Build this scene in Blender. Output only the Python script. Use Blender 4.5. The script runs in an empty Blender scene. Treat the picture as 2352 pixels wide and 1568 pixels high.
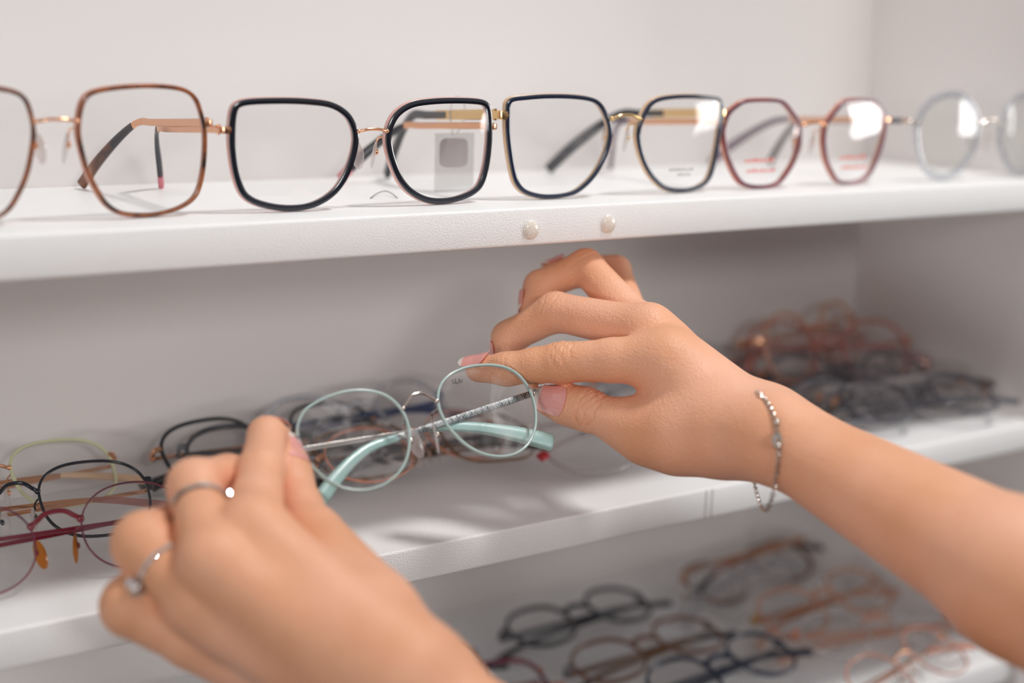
import bpy, bmesh, math, random
import numpy as np
from mathutils import Vector, Matrix
random.seed(7)
S = bpy.context.scene
COL = S.collection
PI = math.pi
# ------------------------------------------------------------------ camera
FPX, CX, CY = 3266.67, 1176.0, 784.0
def nrm(v):
    v = np.array(v, float); return v/np.linalg.norm(v)
Xw = nm_x = nrm((4887, 558.5, -FPX)); Zw = nrm((404, 15570, FPX)); Zw = nrm(Zw-Xw*Zw.dot(Xw)); Yw = np.cross(Zw, Xw)
CM = np.array([Xw, Yw, Zw])                     # camera axes -> world
CAM = np.array([0, -0.5490691, 0.07587279])
GAP = 0.158                                     # distance between shelf tops
ZM, ZB = -GAP, -0.322
def ray(u, v): return CM@np.array([(u-CX)/FPX, -(v-CY)/FPX, -1.0])
def P(u, v, d): return CAM+d*ray(u, v)          # point at depth d (metres) in front of the camera
def Pz(u, v, z): r = ray(u, v); return CAM+r*((z-CAM[2])/r[2])
def Py(u, v, y): r = ray(u, v); return CAM+r*((y-CAM[1])/r[1])
RIGHT, UP, BACK = CM@[1, 0, 0], CM@[0, 1, 0], CM@[0, 0, 1]   # BACK points to the viewer

cd = bpy.data.cameras.new('camera'); cam = bpy.data.objects.new('camera', cd); COL.objects.link(cam)
mw = Matrix.Identity(4)
for i in range(3):
    mw[i][0], mw[i][1], mw[i][2], mw[i][3] = RIGHT[i], UP[i], BACK[i], CAM[i]
cam.matrix_world = mw
cd.lens = 50; cd.sensor_width = 36; cd.clip_start = 0.02; cd.clip_end = 50
cd.dof.use_dof = True; cd.dof.focus_distance = 0.662; cd.dof.aperture_fstop = 3.2
S.camera = cam
S.cycles.transparent_max_bounces = 64; S.cycles.max_bounces = 12; S.cycles.diffuse_bounces = 8; S.cycles.caustics_reflective = False; S.cycles.caustics_refractive = False
# ------------------------------------------------------------------ light
S.view_settings.view_transform = 'Standard'; S.view_settings.look = 'None'
S.view_settings.gamma = 1; S.view_settings.use_curve_mapping = False
S.view_settings.exposure = -0.04
def lin(c):
    return tuple(((x/255)/12.92 if x/255 <= 0.04045 else ((x/255+0.055)/1.055)**2.4) for x in c)
W = bpy.data.worlds.new('shop_room'); S.world = W; W.use_nodes = True
nt = W.node_tree; bg = nt.nodes['Background']
tc = nt.nodes.new('ShaderNodeTexCoord'); sx = nt.nodes.new('ShaderNodeSeparateXYZ'); cr = nt.nodes.new('ShaderNodeValToRGB')
mr = nt.nodes.new('ShaderNodeMapRange'); mr.inputs[1].default_value = -1; mr.inputs[2].default_value = 1
nt.links.new(tc.outputs['Generated'], sx.inputs[0]); nt.links.new(sx.outputs[2], mr.inputs[0])
nt.links.new(mr.outputs[0], cr.inputs[0]); nt.links.new(cr.outputs[0], bg.inputs[0])
# a bright shop all round at eye level, dim ceiling, dark floor, and the darker bulk of the people behind the camera
stops = [(0.36, (52, 34, 28)), (0.47, (150, 128, 120)), (0.54, (238, 232, 230)), (0.68, (238, 236, 236)), (0.82, (170, 170, 174)), (1.0, (160, 160, 165))]
while len(cr.color_ramp.elements) < len(stops): cr.color_ramp.elements.new(0.5)
for e_, (p_, c_) in zip(cr.color_ramp.elements, stops): e_.position = p_; e_.color = (*lin(c_), 1)
vm = nt.nodes.new('ShaderNodeVectorMath'); vm.operation = 'DOT_PRODUCT'; vm.inputs[1].default_value = tuple(nrm((-0.50, -0.85, -0.12)))
m2_ = nt.nodes.new('ShaderNodeMapRange'); m2_.interpolation_type = 'SMOOTHSTEP'
m2_.inputs[1].default_value = 0.60; m2_.inputs[2].default_value = 0.93; m2_.inputs[3].default_value = 0.0; m2_.inputs[4].default_value = 0.9
mx = nt.nodes.new('ShaderNodeMixRGB'); mx.inputs[2].default_value = (*lin((60, 42, 36)), 1)
nt.links.new(tc.outputs['Generated'], vm.inputs[0]); nt.links.new(vm.outputs['Value'], m2_.inputs[0]); nt.links.new(m2_.outputs[0], mx.inputs[0])
nt.links.new(cr.outputs[0], mx.inputs[1]); nt.links.new(mx.outputs[0], bg.inputs[0])
bg.inputs[1].default_value = 0.64
def area(name, loc, target, size, power, col=(1, 1, 1), sy=None):
    l = bpy.data.lights.new(name, 'AREA'); l.energy = power; l.color = col; l.size = size
    if sy: l.shape = 'RECTANGLE'; l.size_y = sy
    o = bpy.data.objects.new(name, l); COL.objects.link(o); o.location = loc
    o.rotation_euler = (Vector(target)-Vector(loc)).to_track_quat('-Z', 'Y').to_euler(); return o
area('ceiling_panel', (0.80, -0.30, 1.25), (0.38, -0.05, -0.1), 0.20, 13.0, (1.0, 0.985, 0.96), 0.20)
area('shop_light_front', (0.10, -2.05, 0.62), (0.5, 0.1, -0.12), 0.40, 9.0, (1.0, 0.985, 0.975), 0.30)
area('fill_light_left', (-2.1, -1.55, 0.08), (0.3, 0.1, -0.12), 0.8, 18.0, (1.0, 0.99, 0.98), 0.4)  # added low fill to brighten the shelf interiors, not a real window
area('fill_light_right', (2.7, -1.15, 0.10), (0.4, 0.1, -0.12), 0.8, 16.0, (1.0, 0.985, 0.975), 0.4)  # second added fill, from the right; no actual source stands there

# ------------------------------------------------------------------ materials
MC = {}
def nodes(m): m.use_nodes = True; return m.node_tree, m.node_tree.nodes, m.node_tree.links
def mat(name, col, rough=0.4, metal=0.0, coat=0.0, bump=0, bscale=500, trans=0, spec=0.5, noise=None, nscale=60, sss=0):
    if name in MC: return MC[name]
    m = bpy.data.materials.new(name); t, n, l = nodes(m); b = n['Principled BSDF']
    b.inputs['Base Color'].default_value = (*lin(col), 1); b.inputs['Roughness'].default_value = rough
    b.inputs['Metallic'].default_value = metal; b.inputs['Coat Weight'].default_value = coat
    b.inputs['Specular IOR Level'].default_value = spec
    b.inputs['Transmission Weight'].default_value = trans
    if sss:
        b.inputs['Subsurface Weight'].default_value = sss; b.inputs['Subsurface Radius'].default_value = (0.006, 0.003, 0.002)
        b.inputs['Subsurface Scale'].default_value = 1.0
    if noise:
        tcn = n.new('ShaderNodeTexCoord'); nz = n.new('ShaderNodeTexNoise'); nz.inputs['Scale'].default_value = nscale; nz.inputs['Detail'].default_value = 4
        r = n.new('ShaderNodeValToRGB'); r.color_ramp.elements[0].position = 0.42; r.color_ramp.elements[1].position = 0.6
        r.color_ramp.elements[0].color = (*lin(col), 1); r.color_ramp.elements[1].color = (*lin(noise), 1)
        l.new(tcn.outputs['Object'], nz.inputs['Vector']); l.new(nz.outputs[0], r.inputs[0]); l.new(r.outputs[0], b.inputs['Base Color'])
    if bump:
        tcn = n.new('ShaderNodeTexCoord'); nz = n.new('ShaderNodeTexNoise'); nz.inputs['Scale'].default_value = bscale; nz.inputs['Detail'].default_value = 2
        bp = n.new('ShaderNodeBump'); bp.inputs['Strength'].default_value = bump; bp.inputs['Distance'].default_value = 0.0006
        l.new(tcn.outputs['Object'], nz.inputs['Vector']); l.new(nz.outputs[0], bp.inputs['Height']); l.new(bp.outputs[0], b.inputs['Normal'])
    MC[name] = m; return m
def clear(name, tint=(250, 250, 250), ior=1.5, rough=0.03, body=0.0, bodycol=(240, 238, 238), gain=1.0):
    """thin clear plastic: mostly see-through, Fresnel gloss, a little body colour"""
    if name in MC: return MC[name]
    m = bpy.data.materials.new(name); t, n, l = nodes(m); n.clear()
    out = n.new('ShaderNodeOutputMaterial'); tr = n.new('ShaderNodeBsdfTransparent'); gl = n.new('ShaderNodeBsdfGlossy')
    df = n.new('ShaderNodeBsdfDiffuse'); fr = n.new('ShaderNodeFresnel'); m1 = n.new('ShaderNodeMixShader'); m2 = n.new('ShaderNodeMixShader')
    tr.inputs[0].default_value = (*lin(tint), 1); gl.inputs['Roughness'].default_value = rough; ge = n.new('ShaderNodeNewGeometry'); mi = n.new('ShaderNodeMapRange'); mi.inputs[3].default_value = ior; mi.inputs[4].default_value = 1/ior
    l.new(ge.outputs['Backfacing'], mi.inputs[0]); l.new(mi.outputs[0], fr.inputs[0])
    df.inputs[0].default_value = (*lin(bodycol), 1); m1.inputs[0].default_value = body
    mu = n.new('ShaderNodeMath'); mu.operation = 'MULTIPLY'; mu.inputs[1].default_value = gain
    l.new(fr.outputs[0], mu.inputs[0])
    l.new(tr.outputs[0], m1.inputs[1]); l.new(df.outputs[0], m1.inputs[2])
    l.new(mu.outputs[0], m2.inputs[0]); l.new(m1.outputs[0], m2.inputs[1]); l.new(gl.outputs[0], m2.inputs[2])
    l.new(m2.outputs[0], out.inputs[0])
    if name == 'smudged_lens':      # finger smears and dust on the demo lens
        tcn = n.new('ShaderNodeTexCoord'); a = n.new('ShaderNodeTexNoise'); a.inputs['Scale'].default_value = 45; a.inputs['Detail'].default_value = 8
        a.inputs['Distortion'].default_value = 1.5
        r = n.new('ShaderNodeMapRange'); r.inputs[1].default_value = 0.48; r.inputs[2].default_value = 0.75; r.inputs[3].default_value = 0.0; r.inputs[4].default_value = 0.16
        v = n.new('ShaderNodeTexVoronoi'); v.inputs['Scale'].default_value = 520
        c = n.new('ShaderNodeMath'); c.operation = 'LESS_THAN'; c.inputs[1].default_value = 0.09
        d = n.new('ShaderNodeMath'); d.operation = 'MULTIPLY'; d.inputs[1].default_value = 0.25
        e = n.new('ShaderNodeMath'); e.operation = 'ADD'; e.use_clamp = True
        l.new(tcn.outputs['Object'], a.inputs['Vector']); l.new(tcn.outputs['Object'], v.inputs['Vector'])
        l.new(a.outputs[0], r.inputs[0]); l.new(v.outputs['Distance'], c.inputs[0]); l.new(c.outputs[0], d.inputs[0])
        l.new(r.outputs[0], e.inputs[0]); l.new(d.outputs[0], e.inputs[1]); l.new(e.outputs[0], m1.inputs[0])
    MC[name] = m; return m
LAM = mat('white_laminate', (246, 246, 246), 0.38, bump=0.6, bscale=1500)
LAMT = mat('white_laminate_top', (246, 245, 245), 0.32, bump=0.12, bscale=700)
WALL = mat('back_panel', (222, 217, 215), 0.55, bump=0.08, bscale=400)
GOLD = mat('rose_gold', (232, 176, 140), 0.2, 1)
YGOLD = mat('pale_gold', (226, 192, 140), 0.2, 1)
SILV = mat('silver', (222, 214, 206), 0.16, 1)
GUN = mat('gunmetal', (120, 122, 130), 0.4, 0.4)
MAUVE = mat('mauve_grey_tip', (120, 104, 116), 0.35)
BLACK = mat('black_enamel', (18, 24, 36), 0.16, coat=0.5)
NAVY = mat('navy_enamel', (20, 34, 58), 0.16, coat=0.5)
PINK = mat('pink_enamel', (226, 176, 168), 0.25, coat=0.4)
CREAM = mat('cream_gold_enamel', (222, 186, 150), 0.25, coat=0.4)
TORT = mat('amber_tortoise', (150, 84, 44), 0.2, coat=0.5, noise=(52, 28, 18), nscale=90)
TORTD = mat('dark_tortoise', (34, 32, 40), 0.2, coat=0.5, noise=(120, 74, 48), nscale=70)
BURG = mat('burgundy_enamel', (126, 44, 62), 0.22, coat=0.4, noise=(96, 40, 66), nscale=60)
COPPER = mat('copper_enamel', (206, 138, 114), 0.25, coat=0.4)
TEAL = mat('teal_enamel', (178, 200, 196), 0.25, coat=0.3)
TEALT = mat('teal_acetate', (170, 206, 202), 0.3, coat=0.2)
LIME = mat('pale_lime_enamel', (206, 206, 168), 0.3, coat=0.3)
RED = mat('red_enamel', (120, 22, 42), 0.2, coat=0.6)
REDT = mat('red_tip', (196, 30, 48), 0.25, coat=0.4)
PINKT = mat('dusty_pink_tip', (206, 120, 130), 0.3)
PURP = mat('purple_acetate', (58, 36, 62), 0.2, coat=0.5)
AMBER = clear('amber_pad', (236, 170, 60), body=0.35, bodycol=(220, 150, 40))
CLR = clear('clear_acetate', (243, 240, 240), body=0.22, gain=2.0)
CLRG = clear('grey_clear_acetate', (236, 237, 240), body=0.28, bodycol=(216, 216, 220))
PEACH = clear('peach_clear_acetate', (249, 228, 216), body=0.25, bodycol=(236, 190, 168))
ROSE = clear('rose_clear_acetate', (242, 212, 206), body=0.3, bodycol=(210, 150, 142))
BROWNC = clear('brown_clear_acetate', (220, 198, 186), body=0.3, bodycol=(140, 104, 88))
BLUEC = clear('blue_clear_acetate', (110, 140, 190), body=0.4, bodycol=(60, 90, 150))
PAD = clear('clear_silicone', (250, 248, 248), body=0.3, bodycol=(246, 240, 238), gain=1.3, rough=0.12)
LENS = clear('demo_lens', (254, 254, 254), body=0.004, gain=0.7)
LENSAR = clear('coated_lens', (252, 253, 252), body=0.03, gain=0.8, bodycol=(228, 230, 228))
SMOKE = clear('smoky_acetate', (226, 226, 230), body=0.34, bodycol=(104, 104, 112))
SMUDGE = clear('smudged_lens', (254, 254, 254), gain=0.45)
DGREY = mat('charcoal_acetate', (52, 54, 60), 0.25, coat=0.4)
BRONZE = mat('bronze_metal', (150, 118, 92), 0.3, 1)
LBL = mat('grey_label', (168, 160, 160), 0.5)
def grid_metal():
    m = mat('engraved_gunmetal', (150, 152, 154), 0.35, 1); t, n, l = nodes(m); b = n['Principled BSDF']
    tcn = n.new('ShaderNodeTexCoord'); br = n.new('ShaderNodeTexBrick'); br.inputs['Scale'].default_value = 260
    br.inputs['Color1'].default_value = (.42, .43, .44, 1); br.inputs['Color2'].default_value = (.12, .13, .14, 1); br.inputs['Mortar'].default_value = (.75, .75, .74, 1)
    mp = n.new('ShaderNodeMapping'); mp.inputs['Rotation'].default_value = (0, PI/2, 0)
    l.new(tcn.outputs['Object'], mp.inputs[0]); l.new(mp.outputs[0], br.inputs['Vector']); l.new(br.outputs[0], b.inputs['Base Color']); return m
GRIDM = grid_metal()
def skin_mat():
    m = mat('skin', (222, 160, 124), 0.46, sss=0.08, spec=0.4); t, n, l = nodes(m); b = n['Principled BSDF']
    tcn = n.new('ShaderNodeTexCoord')
    a = n.new('ShaderNodeTexNoise'); a.inputs['Scale'].default_value = 22; a.inputs['Detail'].default_value = 6
    r = n.new('ShaderNodeValToRGB'); r.color_ramp.elements[0].position = 0.3; r.color_ramp.elements[1].position = 0.72
    r.color_ramp.elements[0].color = (*lin((228, 164, 124)), 1); r.color_ramp.elements[1].color = (*lin((244, 186, 156)), 1)
    l.new(tcn.outputs['Object'], a.inputs['Vector']); l.new(a.outputs[0], r.inputs[0]); l.new(r.outputs[0], b.inputs['Base Color'])
    v = n.new('ShaderNodeTexVoronoi'); v.inputs['Scale'].default_value = 900
    z = n.new('ShaderNodeTexNoise'); z.inputs['Scale'].default_value = 260; z.inputs['Detail'].default_value = 5
    b1 = n.new('ShaderNodeBump'); b1.inputs['Strength'].default_value = 0.45; b1.inputs['Distance'].default_value = 0.0005
    b2 = n.new('ShaderNodeBump'); b2.inputs['Strength'].default_value = 0.3; b2.inputs['Distance'].default_value = 0.0006
    l.new(tcn.outputs['Object'], v.inputs['Vector']); l.new(tcn.outputs['Object'], z.inputs['Vector'])
    l.new(v.outputs['Distance'], b1.inputs['Height']); l.new(z.outputs[0], b2.inputs['Height'])
    l.new(b1.outputs[0], b2.inputs['Normal']); l.new(b2.outputs[0], b.inputs['Normal']); return m
SKIN = skin_mat()
def nail_mat():
    m = mat('pink_nail', (232, 150, 142), 0.1, coat=1.0, sss=0.1); t, n, l = nodes(m); b = n['Principled BSDF']
    tcn = n.new('ShaderNodeTexCoord'); s = n.new('ShaderNodeSeparateXYZ'); r = n.new('ShaderNodeValToRGB')
    l.new(tcn.outputs['Generated'], s.inputs[0]); l.new(s.outputs[1], r.inputs[0]); l.new(r.outputs[0], b.inputs['Base Color'])
    r.color_ramp.elements[0].position = 0.82; r.color_ramp.elements[0].color = (*lin((242, 168, 160)), 1)
    r.color_ramp.elements[1].position = 0.86; r.color_ramp.elements[1].color = (*lin((240, 226, 218)), 1); return m
NAIL = nail_mat()

# ------------------------------------------------------------------ mesh helpers
class Buf:
    def __init__(s): s.v = []; s.f = []
    def add(s, v, f):
        o = len(s.v); s.v += [tuple(p) for p in v]; s.f += [tuple(i+o for i in q) for q in f]
    def box(s, lo, hi, bev=0):
        x0, y0, z0 = lo; x1, y1, z1 = hi
        s.add([(x0, y0, z0), (x1, y0, z0), (x1, y1, z0), (x0, y1, z0), (x0, y0, z1), (x1, y0, z1), (x1, y1, z1), (x0, y1, z1)],
              [(0, 3, 2, 1), (4, 5, 6, 7), (0, 1, 5, 4), (1, 2, 6, 5), (2, 3, 7, 6), (3, 0, 4, 7)])
    def sweep(s, pts, sec, closed=False, up=(0, 0, 1), ns=10, sq=2.6, caps=True):
        """sec(i) -> (half across, half along up); superellipse section swept along pts"""
        pts = [np.array(p, float) for p in pts]; n = len(pts); up = np.array(up, float); V = []
        pu = None
        for i, p in enumerate(pts):
            a = pts[(i-1) % n] if (closed or i > 0) else pts[0]; b = pts[(i+1) % n] if (closed or i < n-1) else pts[-1]
            t = nrm(b-a+1e-12); sd = np.cross(t, up)
            if np.linalg.norm(sd) < 0.05: sd = np.cross(t, pu if pu is not None else (1, 0, 0.01))
            sd = nrm(sd); w = np.cross(sd, t); pu = w
            hx, hy = sec(i/(n-1 if not closed else n))
            for k in range(ns):
                A = 2*PI*k/ns; c, q = math.cos(A), math.sin(A)
                V.append(p+sd*hx*math.copysign(abs(c)**(2/sq), c)+w*hy*math.copysign(abs(q)**(2/sq), q))
        F = []
        for i in range(n if closed else n-1):
            j = (i+1) % n
            for k in range(ns):
                m = (k+1) % ns; F.append((i*ns+k, i*ns+m, j*ns+m, j*ns+k))
        if not closed and caps: F += [tuple(range(ns))[::-1], tuple((n-1)*ns+k for k in range(ns))]
        s.add(V, F)
    def tube(s, pts, r, closed=False, ns=8): s.sweep(pts, (lambda t: (r(t), r(t))) if callable(r) else (lambda t: (r, r)), closed, ns=ns, sq=2)
    def ball(s, c, rx, ry=None, rz=None, R=None, nu=12, nv=8):
        ry = ry or rx; rz = rz or rx; V = []; F = []
        for j in range(nv+1):
            ph = PI*j/nv-PI/2
            for i in range(nu):
                a = 2*PI*i/nu; q = np.array([rx*math.cos(ph)*math.cos(a), ry*math.cos(ph)*math.sin(a), rz*math.sin(ph)])
                if R is not None: q = R@q
                V.append(np.array(c)+q)
        for j in range(nv):
            for i in range(nu):
                k = (i+1) % nu; F.append((j*nu+i, j*nu+k, (j+1)*nu+k, (j+1)*nu+i))
        s.add(V, F)
    def build(s, name, m, parent=None, smooth=True, bevel=0):
        me = bpy.data.meshes.new(name); me.from_pydata(s.v, [], s.f); me.materials.append(m)
        b = bmesh.new(); b.from_mesh(me); bmesh.ops.remove_doubles(b, verts=b.verts, dist=1e-7)
        bmesh.ops.recalc_face_normals(b, faces=b.faces)
        if bevel: bmesh.ops.bevel(b, geom=list(b.edges), offset=bevel, segments=3, profile=0.5, affect='EDGES')
        b.to_mesh(me); b.free()
        for p in me.polygons: p.use_smooth = smooth
        if smooth: me.set_sharp_from_angle(angle=math.radians(50))
        o = bpy.data.objects.new(name, me); COL.objects.link(o); o.parent = parent; return o
def empty(name, loc=(0, 0, 0)):
    o = bpy.data.objects.new(name, None); COL.objects.link(o); o.location = loc; o.empty_display_size = 0.01; return o
def tag(o, label=None, cat=None, group=None, kind=None):
    if label: o['label'] = label
    if cat: o['category'] = cat
    if group: o['group'] = group
    if kind: o['kind'] = kind
    return o
def catmull(pts, n, closed=True):
    p = [np.array(q, float) for q in pts]; m = len(p); out = []
    seg = m if closed else m-1
    for i in range(n):
        t = i/n*seg if closed else i/(n-1)*seg
        k = min(int(t), seg-1); f = t-k
        g = (lambda j: p[j % m]) if closed else (lambda j: p[max(0, min(m-1, j))])
        a, b, c, d = g(k-1), g(k), g(k+1), g(k+2)
        out.append(0.5*((2*b)+(-a+c)*f+(2*a-5*b+4*c-d)*f*f+(-a+3*b-3*c+d)*f**3))
    return out
def frame_mat(o, x, y, z):
    m = Matrix.Identity(4)
    for i in range(3): m[i][0], m[i][1], m[i][2], m[i][3] = x[i], y[i], z[i], o[i]
    return m

# ------------------------------------------------------------------ the cabinet
def slab(name, lo, hi, m, bevel=0.0012):
    b = Buf(); b.box(lo, hi); return b.build(name, m, None, True, bevel)
XR = 0.795; YB = 0.165
YL = 0.26                                       # the lowest compartment is deeper
tag(slab('wall_back', (-0.45, YB, ZM-0.02), (XR+0.02, YB+0.012, 0.42), WALL, 0.0005), kind='structure')
tag(slab('wall_back', (-0.45, YL, -0.75), (XR+0.02, YL+0.012, ZM), WALL, 0.0005), kind='structure')
tag(slab('wall_right', (XR, -0.004, -0.75), (XR+0.018, YL, 0.42), WALL, 0.0008), kind='structure')
tag(slab('shelf', (-0.45, 0, -0.018), (XR, YB, 0), LAM, 0.0014), 'white laminate shelf board carrying the row of standing open glasses', 'shelf')
ms = slab('shelf', (-0.45, 0, ZM-0.0172), (XR, YB, ZM), LAM, 0.0014)
tag(ms, 'white laminate shelf board directly behind the hands, second from top', 'shelf')
xs = Py(1622, 1130, 0)[0]
b = Buf()
for dx in (0, 0.0042): b.box((xs+dx, -0.0002, ZM-0.0165), (xs+dx+0.0004, 0.0006, ZM-0.0008))
b.build('edge_seam', mat('seam_shadow_gap', (150, 142, 138), 0.7), ms, False)
tag(slab('shelf', (-0.45, 0, ZB-0.018), (XR, YL, ZB), LAM, 0.0014), 'white laminate shelf board lowest in view under folded glasses', 'shelf')
DOTM = mat('bumper_silicone', (238, 230, 220), 0.22, coat=0.6, noise=(228, 218, 206), nscale=900)
for k, (u, v) in enumerate(((1219, 528), (1397, 514))):
    p = Py(u, v, 0); b = Buf(); V = []; F = []; nr, na = 7, 28
    for j in range(nr+1):
        a = j/nr*PI/2
        for i in range(na):
            t = 2*PI*i/na; V.append((0.0043*math.cos(a)*math.cos(t) if j < nr else 0, -0.0017*math.sin(a)**0.8 if j else 0.0, 0.0046*math.cos(a)*math.sin(t) if j < nr else 0))
    for j in range(nr):
        for i in range(na):
            q = (i+1) % na; F.append((j*na+i, j*na+q, (j+1)*na+q, (j+1)*na+i))
    b.add(V, F); o = b.build('bumper_dot', DOTM); o.location = (p[0], -0.0001, p[2])
    tag(o, ['round clear bumper dot on the top shelf edge, the left one of two', 'round clear bumper dot on the top shelf edge, the right one of two'][k], 'bumper', 'bumper dots on the shelf edge')

# ------------------------------------------------------------------ glasses
def mm(v): return v*0.001
O_TEAL = [(-25.0, 0.0), (-23.9, -4.2), (-22.2, -8.1), (-20.2, -11.7), (-17.7, -14.9), (-14.8, -17.6), (-11.4, -19.8), (-7.8, -21.3), (-4.0, -22.4), (0.0, -22.8), (4.0, -22.6), (7.9, -21.6), (11.6, -20.0), (14.9, -17.7), (17.8, -14.9), (20.3, -11.7), (22.2, -8.1), (23.7, -4.2), (24.7, 0.0), (25.1, 4.4), (24.5, 8.9), (22.9, 13.2), (20.0, 16.8), (16.3, 19.4), (12.1, 21.0), (8.0, 22.0), (4.0, 22.5), (0.0, 22.8), (-4.0, 22.7), (-8.0, 22.1), (-12.2, 21.1), (-16.3, 19.4), (-20.0, 16.8), (-22.8, 13.2), (-24.7, 9.0), (-25.3, 4.5)]
O_P2 = [(30.4, 11.2), (29.5, 18.9), (27.0, 22.8), (20.9, 24.4), (6.8, 24.9), (-6.0, 24.5), (-16.6, 23.1), (-24.1, 19.4), (-28.3, 14.2), (-30.2, 7.5), (-29.2, 0.0), (-25.8, -8.9), (-20.8, -16.3), (-14.1, -21.3), (-5.8, -24.3), (4.0, -24.9), (13.6, -23.5), (21.5, -20.6), (26.1, -16.1), (29.0, -7.4), (30.3, 2.6)]
O_P1 = [(-28.6, 9.3), (-27.6, 16.6), (-25.4, 22.0), (-21.1, 25.0), (-12.1, 26.7), (0.7, 27.6), (13.0, 27.0), (20.3, 25.2), (24.7, 21.3), (27.2, 15.0), (28.6, 7.2), (28.1, -4.2), (26.2, -14.2), (23.1, -20.6), (16.9, -24.7), (7.9, -27.1), (-1.6, -27.6), (-10.9, -26.3), (-17.2, -22.5), (-21.2, -16.8), (-25.1, -8.4), (-27.5, 1.1)]
O_P3 = [(31.1, 17.6), (30.7, 21.6), (27.9, 24.0), (21.0, 24.9), (9.1, 25.7), (-5.1, 25.6), (-16.5, 24.4), (-22.9, 21.9), (-27.5, 16.5), (-31.1, 8.1), (-30.4, 0.5), (-27.5, -7.0), (-22.6, -14.5), (-16.5, -20.2), (-9.3, -24.2), (0.0, -25.7), (10.3, -25.5), (19.4, -23.1), (24.5, -18.8), (27.2, -12.2), (29.5, -1.6), (30.8, 8.0)]
O_P4 = [(26.8, 13.6), (24.7, 17.5), (20.1, 21.1), (14.2, 23.8), (3.1, 24.6), (-9.5, 24.2), (-14.8, 22.4), (-20.4, 17.8), (-26.1, 12.2), (-28.2, 6.6), (-27.9, -0.8), (-24.9, -10.1), (-19.7, -17.4), (-13.7, -22.9), (-6.1, -24.6), (4.0, -24.6), (11.7, -22.9), (16.9, -19.1), (22.5, -10.7), (26.3, -1.6), (28.2, 7.3)]
O_P5 = [(27.8, 0.1), (27.0, 10.9), (20.0, 20.6), (10.2, 25.5), (-1.7, 27.3), (-12.8, 25.0), (-23.2, 17.5), (-27.8, 7.3), (-27.3, -5.9), (-20.2, -17.0), (-10.3, -24.8), (1.7, -27.3), (14.3, -24.0), (23.0, -14.8)]
def superell(w, h, p=2.3, egg=0.0):
    out = []
    for i in range(28):
        a = 2*PI*i/28; c, s = math.cos(a), math.sin(a)
        x = w/2*math.copysign(abs(c)**(2/p), c); z = h/2*math.copysign(abs(s)**(2/p), s)
        out.append((x*(1+egg*z/h), z))
    return out
WRAP = 0.0009
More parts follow.
